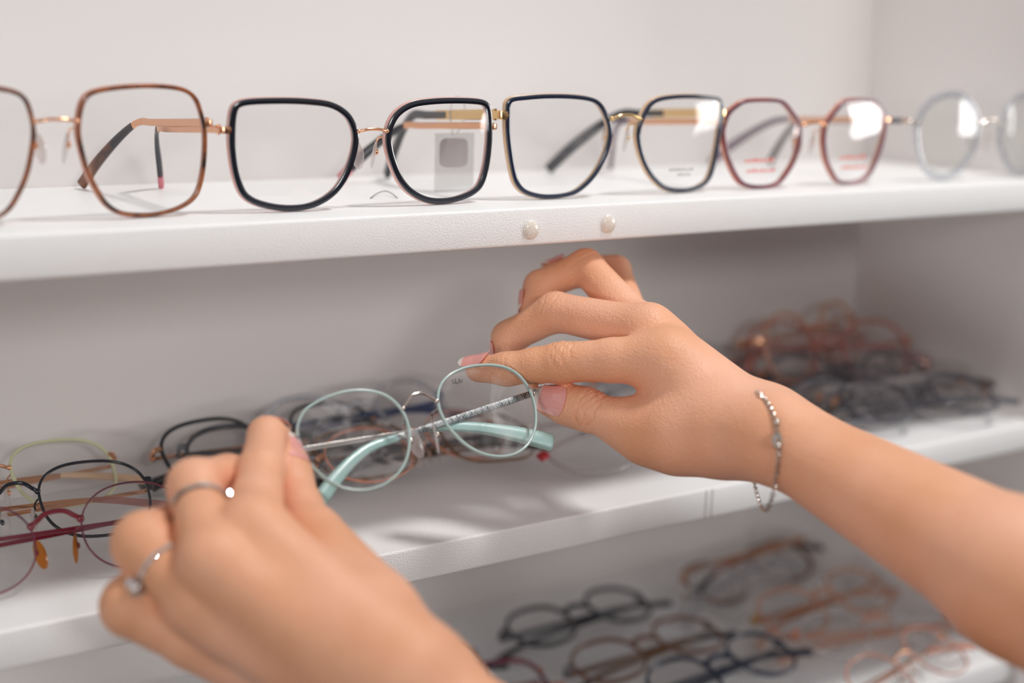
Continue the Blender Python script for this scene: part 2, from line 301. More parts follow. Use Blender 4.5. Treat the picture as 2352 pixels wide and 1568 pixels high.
def glasses(name, sp):
    """local frame: x across, y towards the temples, z up; lens bottoms on z = 0 (millimetres in, metres out)"""
    root = empty(name)
    ol = np.array(catmull(sp['outline'], 96)); cx = sp['cx']; zmin = ol[:, 1].min(); zc = -zmin; H = ol[:, 1].max()-zmin
    rw, rd = sp.get('rw', 1.6), sp.get('rd', 2.2)
    d = np.roll(ol, -1, 0)-np.roll(ol, 1, 0); nn = np.stack([d[:, 1], -d[:, 0]], 1); nn /= np.linalg.norm(nn, axis=1)[:, None]
    if (nn*ol).sum() < 0: nn = -nn
    zb = sp.get('zb', 0.66)*H; zh = sp.get('zh', 0.68)*H
    def edge(z, inner):
        q = ol[np.abs(ol[:, 1]+zc-z) < 3.0]
        return (q[:, 0].min() if inner else q[:, 0].max())
    xi, xo = cx+edge(zb, True), cx+edge(zh, False)
    yw = lambda x: WRAP*x*x
    def rimpath(s, off, y):
        c = ol-nn*off
        return [(mm(s*(cx+a)), mm(yw(cx+a)+y), mm(zc+b_)) for a, b_ in c]
    def rimmesh(s, off, y, w, dd, m, nm_, parent):
        b = Buf(); pts = rimpath(s, off, y); V = []; N = len(pts); ns = 10
        for i, p in enumerate(pts):
            nx, nz = nn[i][0]*s, nn[i][1]
            for k in range(ns):
                A = 2*PI*k/ns; c, q = math.cos(A), math.sin(A); e = 2/3.2
                a_ = mm(w/2)*math.copysign(abs(c)**e, c); y_ = mm(dd/2)*math.copysign(abs(q)**e, q)
                V.append((p[0]+nx*a_, p[1]+y_, p[2]+nz*a_))
        F = [(i*ns+k, i*ns+(k+1) % ns, ((i+1) % N)*ns+(k+1) % ns, ((i+1) % N)*ns+k) for i in range(N) for k in range(ns)]
        b.add(V, F); return b.build(nm_, m, parent)
    if 'mount' in sp: pass
    for s in (-1, 1):
        rm = None
        if sp.get('rim'): rm = rimmesh(s, rw/2, 0, rw, rd, sp['rim'], 'rim', root)
        if sp.get('back'):
            r2 = rimmesh(s, rw/2-0.35, rd/2+1.2, rw*0.95, 2.6, sp['back'], 'rim_lining', root)
            r2['label'] = sp.get('backlabel', 'lighter coloured back layer of the rim')
        # lens
        b = Buf(); V = []; F = []; N = len(ol); NR = 7; off = rw*0.6
        c = ol-nn*off; ce = c.mean(0)
        for side in (0, 1):
            for j in range(NR+1):
                t = j/NR
                for i in range(N if j else 1):
                    q = ce+(c[i]-ce)*t; x = cx+q[0]
                    V.append((mm(s*x), mm(yw(x)-(1-t*t)*1.4+(0.6 if side else -0.6)), mm(zc+q[1])))
        M1 = 1+NR*N
        for side in (0, 1):
            o0 = side*M1
            for i in range(N): F.append((o0, o0+1+i, o0+1+(i+1) % N))
            for j in range(NR-1):
                for i in range(N):
                    k = (i+1) % N; F.append((o0+1+j*N+i, o0+1+(j+1)*N+i, o0+1+(j+1)*N+k, o0+1+j*N+k))
        for i in range(N):
            k = (i+1) % N; F.append((1+(NR-1)*N+i, M1+1+(NR-1)*N+i, M1+1+(NR-1)*N+k, 1+(NR-1)*N+k))
        b.add(V, F); le = b.build('lens', sp.get('lens', LENS), root)
        if s == sp.get('print_side', 0) or sp.get('print_both'):
            pb = Buf(); sp['print'](pb, s*cx, zc, yw(cx)-2.15); pb.build('lens_print', sp['printmat'], le, False)
        # nose pad on its wire arm
        if sp.get('pads', True):
            px, pz = s*(xi-1.5), zb-sp.get('pdrop', 10.5)
            b = Buf(); xa = cx+edge(zb-4, True)+0.5
            b.tube(catmull([(mm(s*xa), mm(1.2), mm(zb-3)), (mm(s*(xa-1.5)), mm(5), mm(zb-3.5)), (mm(s*(xa-1.4)), mm(7.8), mm(zb-7)), (mm(px), mm(6), mm(pz+1))], 12, False), mm(0.45), ns=6)
            b.ball((mm(px), mm(6.3), mm(pz+0.5)), mm(1.1), mm(1.1), mm(1.5)); pa = b.build('pad_arm', sp.get('padmetal', sp['metal']), root)
            A = s*math.radians(-28); Bt = math.radians(10)*s
            R = np.array(Matrix.Rotation(A, 3, 'Z')@Matrix.Rotation(Bt, 3, 'Y'))
            b = Buf(); b.ball((mm(px-s*1.3), mm(6.2), mm(pz-0.8)), mm(0.95), mm(3.6), mm(sp.get('pz', 6.6)), R, 14, 12)
            b.build('nose_pad', sp.get('pad', PAD), root)
        # end piece and temple
        yh = yw(xo); hx = xo+sp.get('ext', 2.5)
        b = Buf(); eh = sp.get('eh', 1.6)
        b.sweep(catmull([(mm(s*(xo-1.2)), mm(yh-0.3), mm(zh)), (mm(s*(xo+1)), mm(yh-0.2), mm(zh)), (mm(s*hx), mm(yh+0.8), mm(zh)), (mm(s*(hx+0.4)), mm(yh+4), mm(zh)), (mm(s*(hx+0.3)), mm(yh+7), mm(zh))], 10, False), lambda t: (mm(0.75 if sp.get('rim') not in (None,) else .7), mm(eh)), ns=8, sq=4)
        b.tube([(mm(s*hx), mm(yh+5.5), mm(zh-eh-0.6)), (mm(s*hx), mm(yh+5.5), mm(zh+eh+0.6))], mm(0.9))
        b.build('end_piece', sp.get('endm', sp['metal']), root)
        # temple: built straight back from the hinge, then opened or folded
        sp0 = sp; sp = dict(sp); sp.update(sp.get('side', {}).get(s, {}))
        L1, L2 = sp.get('L1', 92), sp.get('L2', 138); inn = sp.get('inn', 14)*s*(-1)
        fold = sp.get('fold', False); slope = sp.get('slope', 0.06); zend = sp.get('zend', 1.5)-zh
        if fold: slope, zend, inn = sp.get('fslope', 0.03), -sp.get('fdrop', 17), -s*4
        ctrl = [(0, 0, 0), (0, 30, -slope*30), (inn*0.05, 62, -slope*62), (inn*0.12, L1, -slope*L1), (inn*0.35, L1+(L2-L1)*0.35, -slope*L1-(abs(zend)-slope*L1)*0.22), (inn*0.7, L1+(L2-L1)*0.7, -slope*L1-(abs(zend)-slope*L1)*0.60), (inn, L2, zend)]
        path = catmull(ctrl, 60, False); path = [tuple(mm(np.array(p))) for p in path]
        k0 = int(60*sp.get('tipstart', 0.55))
        b = Buf(); th, tw_ = sp.get('th', 1.7), sp.get('tt', 0.7)
        b.sweep(path[:k0+4], lambda t: (mm(tw_), mm(th)), ns=8, sq=4)
        hl = empty_t = None
        tm = b.build('temple', sp.get('templem', sp['metal']), root)
        b = Buf(); tth = sp.get('tipth', 2.3); rib = sp.get('ribs', False)
        def sec(t):
            g = 0.75+0.45*min(1, t*1.3)+sp.get('flare', 0)*max(0, t-0.5)*2
            if rib and 0.45 < t < 0.9: g *= 1+0.05*(int(t*60) % 2)
            if t > 0.985: g *= 0.8
            return (mm(1.25*g*sp.get('tipw', 1.0)), mm(tth*g))
        tp = catmull(path[k0:], 61, False)
        ke = 50 if sp.get('tipend') else 61
        b.sweep(tp[:ke], sec, ns=10, sq=3.6)
        tip = b.build('temple_tip', sp['tip'], root)
        objs = [tm, tip]
        if sp.get('tipend'):
            b = Buf(); b.sweep(tp[ke-1:], lambda t: (mm(1.5*sp.get('tipw', 1.0)), mm(tth*1.18)), ns=10, sq=3.6)
            te = b.build('tip_end', sp['tipend'], tip); te['label'] = sp.get('endlabel', 'coloured end of the temple tip')
        ang = 0.0
        if fold: ang = s*math.radians(sp.get('fang', 90)-(1.5 if s > 0 else 0))
        yo = yh+6.5+(3.5 if (fold and s > 0) else 0)+sp.get('yoff', 0)
        for o in objs:
            o.location = (mm(s*hx), mm(yo), mm(zh+sp.get('zoff', 0))); o.rotation_euler = (0, 0, ang)
        sp = sp0
    # bridge
    b = Buf(); ar = sp.get('arch', 2.0); br = sp.get('br', 0.9)
    if sp.get('keyhole'):
        b.sweep(catmull([(mm(-xi-1.0), mm(0), mm(zb-1)), (mm(-xi*0.5), mm(-0.3), mm(zb+ar*0.8)), (0, mm(-0.6), mm(zb+ar)), (mm(xi*0.5), mm(-0.3), mm(zb+ar*0.8)), (mm(xi+1.0), mm(0), mm(zb-1))], 18, False), lambda t: (mm(rd/2), mm(sp.get('bh', 2.2))), ns=10, sq=3)
    else:
        b.tube(catmull([(mm(-xi-0.8), mm(0), mm(zb)), (mm(-xi*0.8), mm(-0.8), mm(zb+ar*0.35)), (mm(-xi*0.35), mm(-1.3), mm(zb+ar)), (mm(xi*0.35), mm(-1.3), mm(zb+ar)), (mm(xi*0.8), mm(-0.8), mm(zb+ar*0.35)), (mm(xi+0.8), mm(0), mm(zb))], 22, False), mm(br))
        for s in (-1, 1): b.ball((mm(s*(xi+0.3)), mm(-0.4), mm(zb)), mm(br*1.5))
    b.build('bridge', sp.get('bridgem', sp['metal']), root)
    root['_cx'] = cx; root['_H'] = H
    return root, cx, H
def fin(root):
    for k in ('_cx', '_H'):
        if k in root: del root[k]

def stand(sp, lens_px, side, y0, label, group=None, yaw=0):
    """an open pair standing on the top shelf: lens centre at the pixel on plane y0"""
    root, cx, H = glasses('glasses', sp); p = Py(lens_px[0], lens_px[1], y0)
    root.location = (p[0]-side*mm(cx)*math.cos(yaw), y0-mm(WRAP*cx*cx), 0.0001); root.rotation_euler = (0, 0, yaw)
    tag(root, label, 'glasses', group); fin(root); return root
TOPG = 'glasses standing open on the top shelf'
def red_print(b, x, z, y):
    rng = random.Random(4); xx = x-13
    for row, (h, n) in enumerate(((2.4, 9), (2.0, 8))):
        xx = x-15+row*2
        for k in range(n):
            w = 1.3+rng.random()*1.1
            b.box((mm(xx), mm(y), mm(z-10-row*5.5)), (mm(xx+w), mm(y+0.1), mm(z-10-row*5.5+h*(0.6+0.4*rng.random())))); xx += w+0.7
def dark_print(b, x, z, y):
    rng = random.Random(5)
    for row in range(2):
        for k in range(9-row*4):
            xx = x-9+row*6+k*1.9
            b.box((mm(xx), mm(y), mm(z-14-row*2.6)), (mm(xx+1.2), mm(y+0.1), mm(z-13.2-row*2.6+0.5*rng.random())))
RPR = mat('red_ink', (224, 120, 110), 0.5); DPR = mat('grey_ink', (150, 146, 146), 0.5)
g1 = stand(dict(outline=O_P1, cx=36.6, rim=TORT, back=COPPER, rw=1.9, rd=1.6, metal=GOLD, tip=TORTD, zb=0.73, zh=0.70, arch=0.8, br=0.75, L1=78, L2=112, inn=20, backlabel='copper coloured back layer of the rim'),
           (332, 343), 1, 0.030, 'large square glasses with amber tortoise rims, cropped at left end of top shelf', TOPG)
g2 = stand(dict(outline=O_P2, cx=37.2, rim=BLACK, back=PINK, rw=2.9, rd=1.8, metal=GOLD, tip=BLACK, tipend=PINKT, zb=0.70, zh=0.72, arch=0.9, br=0.7, L1=76, L2=104, side={-1: dict(inn=13), 1: dict(inn=27)}, tipstart=0.5, backlabel='pink back layer of the rim', endlabel='dusty pink end of the black tip'),
           (681, 352), -1, 0.026, 'black square glasses with pink inner rims and rose gold bridge', TOPG)
g3 = stand(dict(outline=O_P3, cx=39.3, rim=NAVY, back=CREAM, rw=2.3, rd=1.8, metal=YGOLD, tip=BLACK, zb=0.76, zh=0.80, arch=1.8, br=0.9, eh=2.2, th=2.6, tipstart=0.24, tipth=2.6, L1=78, L2=112, side={-1: dict(inn=3), 1: dict(inn=32)}, print_side=1, print=dark_print, printmat=DPR, backlabel='cream gold back layer of the rim'),
           (1287, 340), -1, 0.026, 'navy rimmed squarish glasses with gold bridge, above the two bumper dots', TOPG)
g4 = stand(dict(outline=O_P4, cx=37.0, rim=BURG, back=COPPER, rw=2.0, rd=1.8, metal=GOLD, tip=MAUVE, zb=0.70, zh=0.74, arch=1.2, br=0.9, L1=82, L2=120, inn=26, tipstart=0.42, print_both=True, print=red_print, printmat=RPR, backlabel='copper back layer of the rim'),
           (1752, 334), -1, 0.027, 'burgundy and copper angular glasses with red print on the lenses', TOPG)
g5 = stand(dict(outline=O_P5, cx=37.2, rim=CLRG, rw=4.6, rd=3.0, metal=SILV, templem=GUN, tip=DGREY, zb=0.62, zh=0.66, arch=3, br=1.1, lens=LENSAR, L1=84, L2=122, inn=12, keyhole=False),
           (2176, 318), -1, 0.022, 'round frosted clear grey glasses at right end of top shelf', TOPG)
for g in (g1, g2, g3, g4, g5):
    if g is not None: g.location.z = 0.0003
# tag hanging from the temple of the black pair
tg = empty('security_tag', tuple(Py(1040, 355, 0.075))); tag(tg, 'clear plastic tag with grey label hanging behind the black glasses', 'tag')
b = Buf()
b.box((-0.0105, -0.0006, -0.024), (0.0125, 0.0006, 0.011)); b.build('plate', clear('tag_plastic', (240, 240, 240), body=0.02), tg, False)
b = Buf(); ol_ = superell(17, 15, 4.5); V = [(mm(x), -0.0012, mm(z+1)) for x, z in ol_]+[(mm(x), -0.0007, mm(z+1)) for x, z in ol_]; n_ = len(ol_)
b.add(V, [tuple(range(n_)), tuple(range(2*n_-1, n_-1, -1))]+[(i, (i+1) % n_, n_+(i+1) % n_, n_+i) for i in range(n_)]); b.build('label', LBL, tg, False)
b = Buf(); b.tube(catmull([(0, 0, 0.010), (-0.002, 0, 0.02), (0.0005, 0, 0.029), (0.006, 0, 0.027), (0.0065, 0, 0.018), (0.002, 0, 0.0105)], 30, False), 0.0005, ns=6); b.build('loop', PAD, tg)
b = Buf(); q = [Pz(*px, 0.0004) for px in ((851, 455), (866, 449), (884, 446), (900, 449), (913, 455))]; q[2][2] = 0.002; q[1][2] = 0.0014; q[3][2] = 0.0014
b.tube(catmull(q, 24, False), 0.00025, ns=5); tag(b.build('thread', mat('grey_thread', (110, 104, 104), 0.6)), 'thin dark curved thread lying on the top shelf', 'thread')

# held pair --------------------------------------------------------
def logo(b, x, z, y):
    for cx_, r in ((-13.6, 0.9), (-11.9, 1.1), (-10.2, 0.8)):
        pts = [(mm(x+cx_+r*0.8*math.cos(a+PI/2)), mm(y), mm(z+15.5+cx_*-0.05+r*1.2*math.sin(a+PI/2))) for a in np.linspace(0.3, 5.2, 12)]
        b.tube(pts, mm(0.22), ns=5)
sp = dict(outline=O_TEAL, cx=33.25, rim=TEAL, rw=1.15, rd=1.7, metal=SILV, templem=SILV, tip=TEALT, zb=0.70, zh=0.66, arch=4.6, br=0.75, fold=True, side={1: dict(L1=84, L2=119, fdrop=27, fslope=0.085, yoff=-3.5, zoff=-1, fang=90, tipstart=0.40, th=1.6, flare=.15), -1: dict(L1=74, L2=126, fdrop=24, fslope=0.05, yoff=2.5, zoff=-2.0, fang=89, tipstart=0.42, th=0.95, flare=.45)}, ribs=True, tipth=2.5, tipw=1.2, lens=SMUDGE, print_side=1, print=logo, printmat=mat('dark_ink', (90, 84, 88), 0.5), eh=1.3, ext=4.5, pdrop=13.5, pz=7.4)
held, hcx, hH = glasses('glasses', sp)
hx_ = nrm((0.99680023, -0.02501166, 0.07591916)); hz_ = nrm((-0.04577996, 0.59994302, 0.79873185)); hy_ = np.cross(hz_, hx_)
org = np.array([0.30695575, -0.03116956, -0.07954421])+hz_*(-0.0090381-0.0228)
held.matrix_world = frame_mat(org, hx_, hy_, hz_)
tag(held, 'round pale teal metal glasses with folded temples held between both hands', 'glasses'); fin(held)
for o in held.children:
    if o.name.startswith('temple') and not o.name.startswith('temple_tip') and o.location.x > 0:
        o.data.materials.clear(); o.data.materials.append(GRIDM); o['label'] = 'engraved grey metal temple'

# ------------------------------------------------------------------ folded pairs lying on the shelves
def lay(sp, px, side, zs, tilt, yaw, label, group, lift=0.8, roll=0):
    sp = dict(sp); sp.setdefault('fold', True); root, cx, H = glasses('glasses', sp)
    R = Matrix.Rotation(math.radians(yaw), 3, 'Z')@Matrix.Rotation(math.radians(roll), 3, 'Y')@Matrix.Rotation(-math.radians(tilt), 3, 'X')
    off = R@Vector((side*mm(cx), 0, mm(H/2))); z = zs+mm(lift)+off.z
    p = Pz(px[0], px[1], z)
    pts = [c.matrix_basis@Vector(q) for c in root.children if c.type == 'MESH' for q in c.bound_box]
    for it in range(40):
        T = Matrix.Translation(Vector(p)-off)@R.to_4x4(); ys = [T@q for q in pts]; zl = min(q.z for q in ys)
        if zl < zs: lift += (zs-zl)*1000+0.15; p = Pz(px[0], px[1], zs+mm(lift)+off.z); continue
        if max(q.y for q in ys) < (YL if zs < -0.2 else YB)-0.001: break
        if it < 7: lift += 1.6
        else: tilt = max(15, tilt-4)
        R = Matrix.Rotation(math.radians(yaw), 3, 'Z')@Matrix.Rotation(math.radians(roll), 3, 'Y')@Matrix.Rotation(-math.radians(tilt), 3, 'X')
        off = R@Vector((side*mm(cx), 0, mm(H/2))); p = Pz(px[0], px[1], zs+mm(lift)+off.z)
    zlow = min(q.z for q in ys); xm = max(q.x for q in ys)
    if zlow < zs: T = Matrix.Translation((0, 0, zs-zlow+0.0002))@T
    if xm > XR-0.001: T = Matrix.Translation((XR-0.001-xm, 0, 0))@T
    root.matrix_world = T
    tag(root, label, 'glasses', group); fin(root); return root
MG = 'folded glasses on the middle shelf'; BG = 'folded glasses on the lowest shelf'
WIRE = dict(rw=1.2, rd=1.6, th=1.1, tt=0.6, tipth=1.8); ACET = dict(rw=3.2, rd=3.2, keyhole=True, pads=False, th=1.9, tt=1.2, eh=2.2, tipstart=0.6)
def mk(base, **k): d = dict(base); d.update(k); return d
RND = superell(49, 43, 2.3, 0.08); OVAL = superell(50, 40, 2.2); SQ = superell(53, 42, 3.2, 0.08); BIG = superell(54, 46, 2.5, 0.1)
lay(mk(WIRE, outline=superell(52, 42, 2.6, .1), cx=35, rw=1.7, rim=LIME, metal=GOLD, tip=CREAM, lens=LENS), (150, 1081), 1, ZM, 52, 2, 'pale lime rimmed glasses with gold temples lying at back left', MG)
lay(mk(WIRE, outline=superell(52, 43, 2.5, .1), cx=35, rw=1.3, rim=BLACK, metal=BLACK, templem=GOLD, tip=ROSE, arch=5, br=1.0), (222, 1140), 1, ZM, 50, -4, 'thin black round glasses with arched bridge and copper temples', MG)
lay(mk(WIRE, outline=superell(50, 41, 2.2), cx=35, rw=0.8, rd=1.1, rim=BURG, metal=RED, templem=RED, tip=PURP, pad=AMBER, arch=4.5, br=1.2), (316, 1202), 1, ZM, 36, 0, 'thin burgundy wire glasses with amber nose pads, nearest the left edge', MG)
lay(mk(WIRE, outline=BIG, cx=37, rw=2.1, rim=BLACK, metal=GOLD, tip=BLACK), (492, 1032), -1, ZM, 56, 2, 'black rimmed glasses with gold hinges behind the raised left index finger', MG)
lay(mk(WIRE, outline=OVAL, cx=33, rw=0.9, rim=COPPER, metal=GOLD, templem=GUN, tip=BLACK, tipth=3.2), (850, 1040), -1, ZM, 62, 8, 'thin copper oval glasses seen through the held left lens', MG)
lay(mk(ACET, outline=superell(46, 38, 2.3), cx=33, rw=2.2, rim=DGREY, metal=GUN, templem=DGREY, tip=DGREY, bridgem=DGREY), (806, 1008), 1, ZM, 60, -12, 'charcoal oval glasses behind the held left lens', MG, lift=4)
lay(mk(ACET, outline=RND, cx=35, rim=CLRG, metal=BLUEC, templem=BLUEC, tip=BLUEC, bridgem=CLRG), (950, 935), 1, ZM, 48, 6, 'clear grey glasses with blue temples behind the bridge of the held pair', MG, lift=3)
lay(mk(WIRE, outline=SQ, cx=36, rim=BRONZE, metal=BRONZE, tip=BLACK), (1120, 1000), 1, ZM, 66, -6, 'bronze metal square glasses under the held right lens', MG)
lay(mk(ACET, outline=superell(56, 44, 2.5), cx=37, rw=2.6, rim=CLR, metal=COPPER, templem=CLR, tip=CLR, bridgem=CLR, tipend=REDT, endlabel='red end of the clear tip'), (1342, 1030), 1, ZM, -62, 172, 'clear glasses with coral hinge and red tip below the right thumb', MG)
# the heap at the right end of the middle shelf
R_ = [(ACET, RND, CLRG, SMOKE, (1640, 845), 1, 50, 2, 0, 'smoky clear glasses just above the right wrist at left of heap'),
      (ACET, superell(54, 48, 2.3), PEACH, ROSE, (1815, 795), -1, 20, 14, 6, 'peach clear glasses standing tallest at left of heap'),
      (ACET, superell(52, 46, 2.3), ROSE, ROSE, (1965, 785), -1, 30, -22, 10, 'rose pink clear glasses at back top of heap'),
      (WIRE, BIG, GUN, GUN, (1900, 835), -1, 58, -12, 4, 'dark grey wire glasses in the middle of heap'),
      (ACET, RND, SMOKE, SMOKE, (2165, 842), 1, 50, -20, 6, 'charcoal round glasses at back right of heap'),
      (WIRE, SQ, GUN, DGREY, (1915, 920), -1, 62, 12, 0, 'grey squarish wire glasses at front of heap beside the forearm'),
      (ACET, superell(56, 42, 2.4), CLR, BLACK, (2155, 905), 1, -66, 176, 0, 'clear glasses with gold hinge at front right of heap'),
      (ACET, RND, SMOKE, SMOKE, (2310, 882), 1, 66, -10, 2, 'dark grey round glasses against the right edge of frame')]
for base, ol_, rm, tp_, px, sd, ti, yw_, li, lb in R_:
    wire = base is WIRE
    lay(mk(base, outline=ol_, cx=34.5, rim=rm, metal=(GUN if rm in (GUN, DGREY) else GOLD), templem=(None if wire else rm) or GUN, tip=tp_, bridgem=rm if not wire else GOLD, **({} if not wire else dict(rw=1.8))), px, sd, ZM, ti, yw_, lb, 'heap of glasses at right of middle shelf', lift=li)
# lowest shelf
lay(mk(ACET, outline=RND, cx=34, rim=DGREY, metal=BLACK, templem=BLACK, tip=BLACK, bridgem=BLACK, rw=2.8), (1245, 1434), -1, ZB, 78, 3, 'charcoal round glasses at back left of lowest shelf', BG, lift=7)
lay(mk(ACET, outline=superell(52, 42, 2.3), cx=35, rim=BROWNC, metal=GUN, templem=BRONZE, tip=BLACK, bridgem=BROWNC, rw=2.4), (1400, 1512), -1, ZB, 78, 4, 'brown clear round glasses in front of the charcoal pair', BG, lift=2)
lay(mk(ACET, outline=SQ, cx=36, rim=BURG, metal=GOLD, templem=BURG, tip=COPPER, bridgem=BURG, rw=2.4), (1166, 1562), 1, ZB, 76, -4, 'burgundy glasses beside the left wrist on lowest shelf', BG, lift=2)
lay(mk(ACET, outline=RND, cx=35, rim=DGREY, metal=GUN, templem=DGREY, tip=DGREY, bridgem=DGREY, rw=2.2), (1035, 1530), 1, ZB, 66, 6, 'dark grey round glasses half hidden by the left wrist', BG, lift=6)
lay(mk(ACET, outline=RND, cx=35, rim=NAVY, metal=NAVY, templem=NAVY, tip=NAVY, bridgem=NAVY, rw=2.2), (1575, 1562), -1, ZB, 74, 5, 'navy blue round glasses at the bottom centre of the picture', BG, lift=2)
lay(mk(ACET, outline=superell(56, 44, 2.4), cx=37, rim=BROWNC, metal=GOLD, templem=GOLD, tip=BLACK, bridgem=ROSE, rw=3.4), (1742, 1316), 1, ZB, -66, 186, 'brown rose glasses with black temples at the back wall', BG, lift=4)
lay(mk(ACET, outline=superell(54, 44, 2.6), cx=36, rim=PEACH, metal=YGOLD, templem=GOLD, tip=PEACH, bridgem=PEACH, rw=3.0), (1890, 1385), -1, ZB, 64, 4, 'peach clear glasses with gold hinge in front of the brown rose pair', BG, lift=3)
lay(mk(WIRE, outline=RND, cx=34, rim=COPPER, metal=GOLD, templem=GOLD, tip=COPPER), (2150, 1490), 1, ZB, 66, 12, 'rose gold wire glasses nearest the right forearm on lowest shelf', BG, lift=1)
lay(mk(ACET, outline=RND, cx=34, rim=CLR, metal=COPPER, templem=PEACH, tip=PEACH, bridgem=PEACH, rw=2.6), (1975, 1435), -1, ZB, 70, -16, 'pale clear glasses with copper hinges between peach and rose gold pairs', BG, lift=1)
lay(mk(ACET, outline=OVAL, cx=34, rim=CLRG, metal=SILV, templem=CLRG, tip=CLRG, bridgem=CLRG, rw=2.4), (1655, 1345), -1, ZB, 60, 14, 'faint grey clear glasses left of the brown rose pair', BG, lift=0)

# ------------------------------------------------------------------ the person's hands: one continuous skin per arm
def smin(a, b, k):
    h = np.maximum(k-np.abs(a-b), 0)/k; return np.minimum(a, b)-h*h*k*0.25
class Field:
    def __init__(s, prims, h, pad=0.006):
        lo = np.min([np.minimum(p[0]-p[1], p[2]-p[3]) for p in prims], 0)-pad; hi = np.max([np.maximum(p[0]+p[1], p[2]+p[3]) for p in prims], 0)+pad
        s.h = h; s.lo = lo; s.n = np.ceil((hi-lo)/h).astype(int)+1; s.F = np.full(s.n, 1.0, np.float32)
    def sub(s, prims, m=0.018):
        lo = np.min([np.minimum(p[0]-p[1], p[2]-p[3]) for p in prims], 0)-m; hi = np.max([np.maximum(p[0]+p[1], p[2]+p[3]) for p in prims], 0)+m
        a = np.maximum(np.floor((lo-s.lo)/s.h).astype(int), 0); b = np.minimum(np.ceil((hi-s.lo)/s.h).astype(int)+1, s.n)
        return tuple(slice(i, j) for i, j in zip(a, b))
    def cone(s, sl, p):
        A, ra, B, rb = p; g = [((np.arange(q.start, q.stop)*s.h+s.lo[i])-A[i]).astype(np.float32) for i, q in enumerate(sl)]
        X, Y, Z = g[0][:, None, None], g[1][None, :, None], g[2][None, None, :]; ba = (B-A).astype(float); l2 = ba.dot(ba)
        d = X*ba[0]+Y*ba[1]+Z*ba[2]; t = d/l2; r2 = X*X+Y*Y+Z*Z
        # round cone: shift the foot point so that the surface is tangent to both end balls
        L = math.sqrt(l2); sl_ = (ra-rb)/L; perp = np.sqrt(np.maximum(r2-t*d, 0))
        t = np.clip(t-perp*sl_/L*1.0/math.sqrt(max(1e-6, 1-min(sl_*sl_, .9))), 0, 1)
        dist = np.sqrt((X-t*ba[0])**2+(Y-t*ba[1])**2+(Z-t*ba[2])**2)
        return dist-(ra+(rb-ra)*t)
def blend(F, groups):
    """groups: first the palm and forearm, then each finger"""
    for gi, (prims, k_in, k_out) in enumerate(groups):
        sl = F.sub(prims); acc = None
        for p in prims:
            q = F.cone(sl, p); acc = q if acc is None else smin(acc, q, k_in)
        if gi == 0: PALM = np.full(F.n, 1.0, np.float32); PALM[sl] = acc; F.F = np.minimum(F.F, PALM)
        else: F.F[sl] = np.minimum(F.F[sl], smin(PALM[sl], acc, k_out))
def nets(F):
    V = F.F; ins = V < 0; n = V.shape
    c = np.zeros((n[0]-1, n[1]-1, n[2]-1), np.int16)
    for dx in (0, 1):
        for dy in (0, 1):
            for dz in (0, 1): c += ins[dx:n[0]-1+dx, dy:n[1]-1+dy, dz:n[2]-1+dz]
    cells = np.argwhere((c > 0) & (c < 8)); idx = np.full(c.shape, -1, np.int64); idx[tuple(cells.T)] = np.arange(len(cells))
    acc = np.zeros((len(cells), 3)); cnt = np.zeros(len(cells))
    corners = [(x, y, z) for x in (0, 1) for y in (0, 1) for z in (0, 1)]
    for a in corners:
        for ax in range(3):
            if a[ax]: continue
            b = list(a); b[ax] = 1
            va = V[tuple((cells+a).T)]; vb = V[tuple((cells+b).T)]; m = (va < 0) != (vb < 0)
            t = np.where(m, va/(va-vb+1e-20), 0); p = np.array(a, float)[None].repeat(len(cells), 0); p[:, ax] += t
            acc[m] += p[m]; cnt[m] += 1
    P_ = (cells+acc/cnt[:, None])*F.h+F.lo
    quads = []
    for ax in range(3):
        o1, o2 = [k for k in range(3) if k != ax]
        sl0 = [slice(1, -1)]*3; sl0[ax] = slice(0, n[ax]-1); sl1 = list(sl0); sl1[ax] = slice(1, n[ax])
        A_, B_ = ins[tuple(sl0)], ins[tuple(sl1)]; e = np.argwhere(A_ != B_); base = e.copy(); base[:, o1] += 1; base[:, o2] += 1
        q = []
        for (i, j) in ((0, 0), (1, 0), (1, 1), (0, 1)):
            k = base.copy(); k[:, o1] -= i; k[:, o2] -= j; q.append(idx[tuple(k.T)])
        quads.append(np.stack(q, 1))
    return P_, np.concatenate(quads)
def px(u, v, d): return np.array(P(u, v, d))
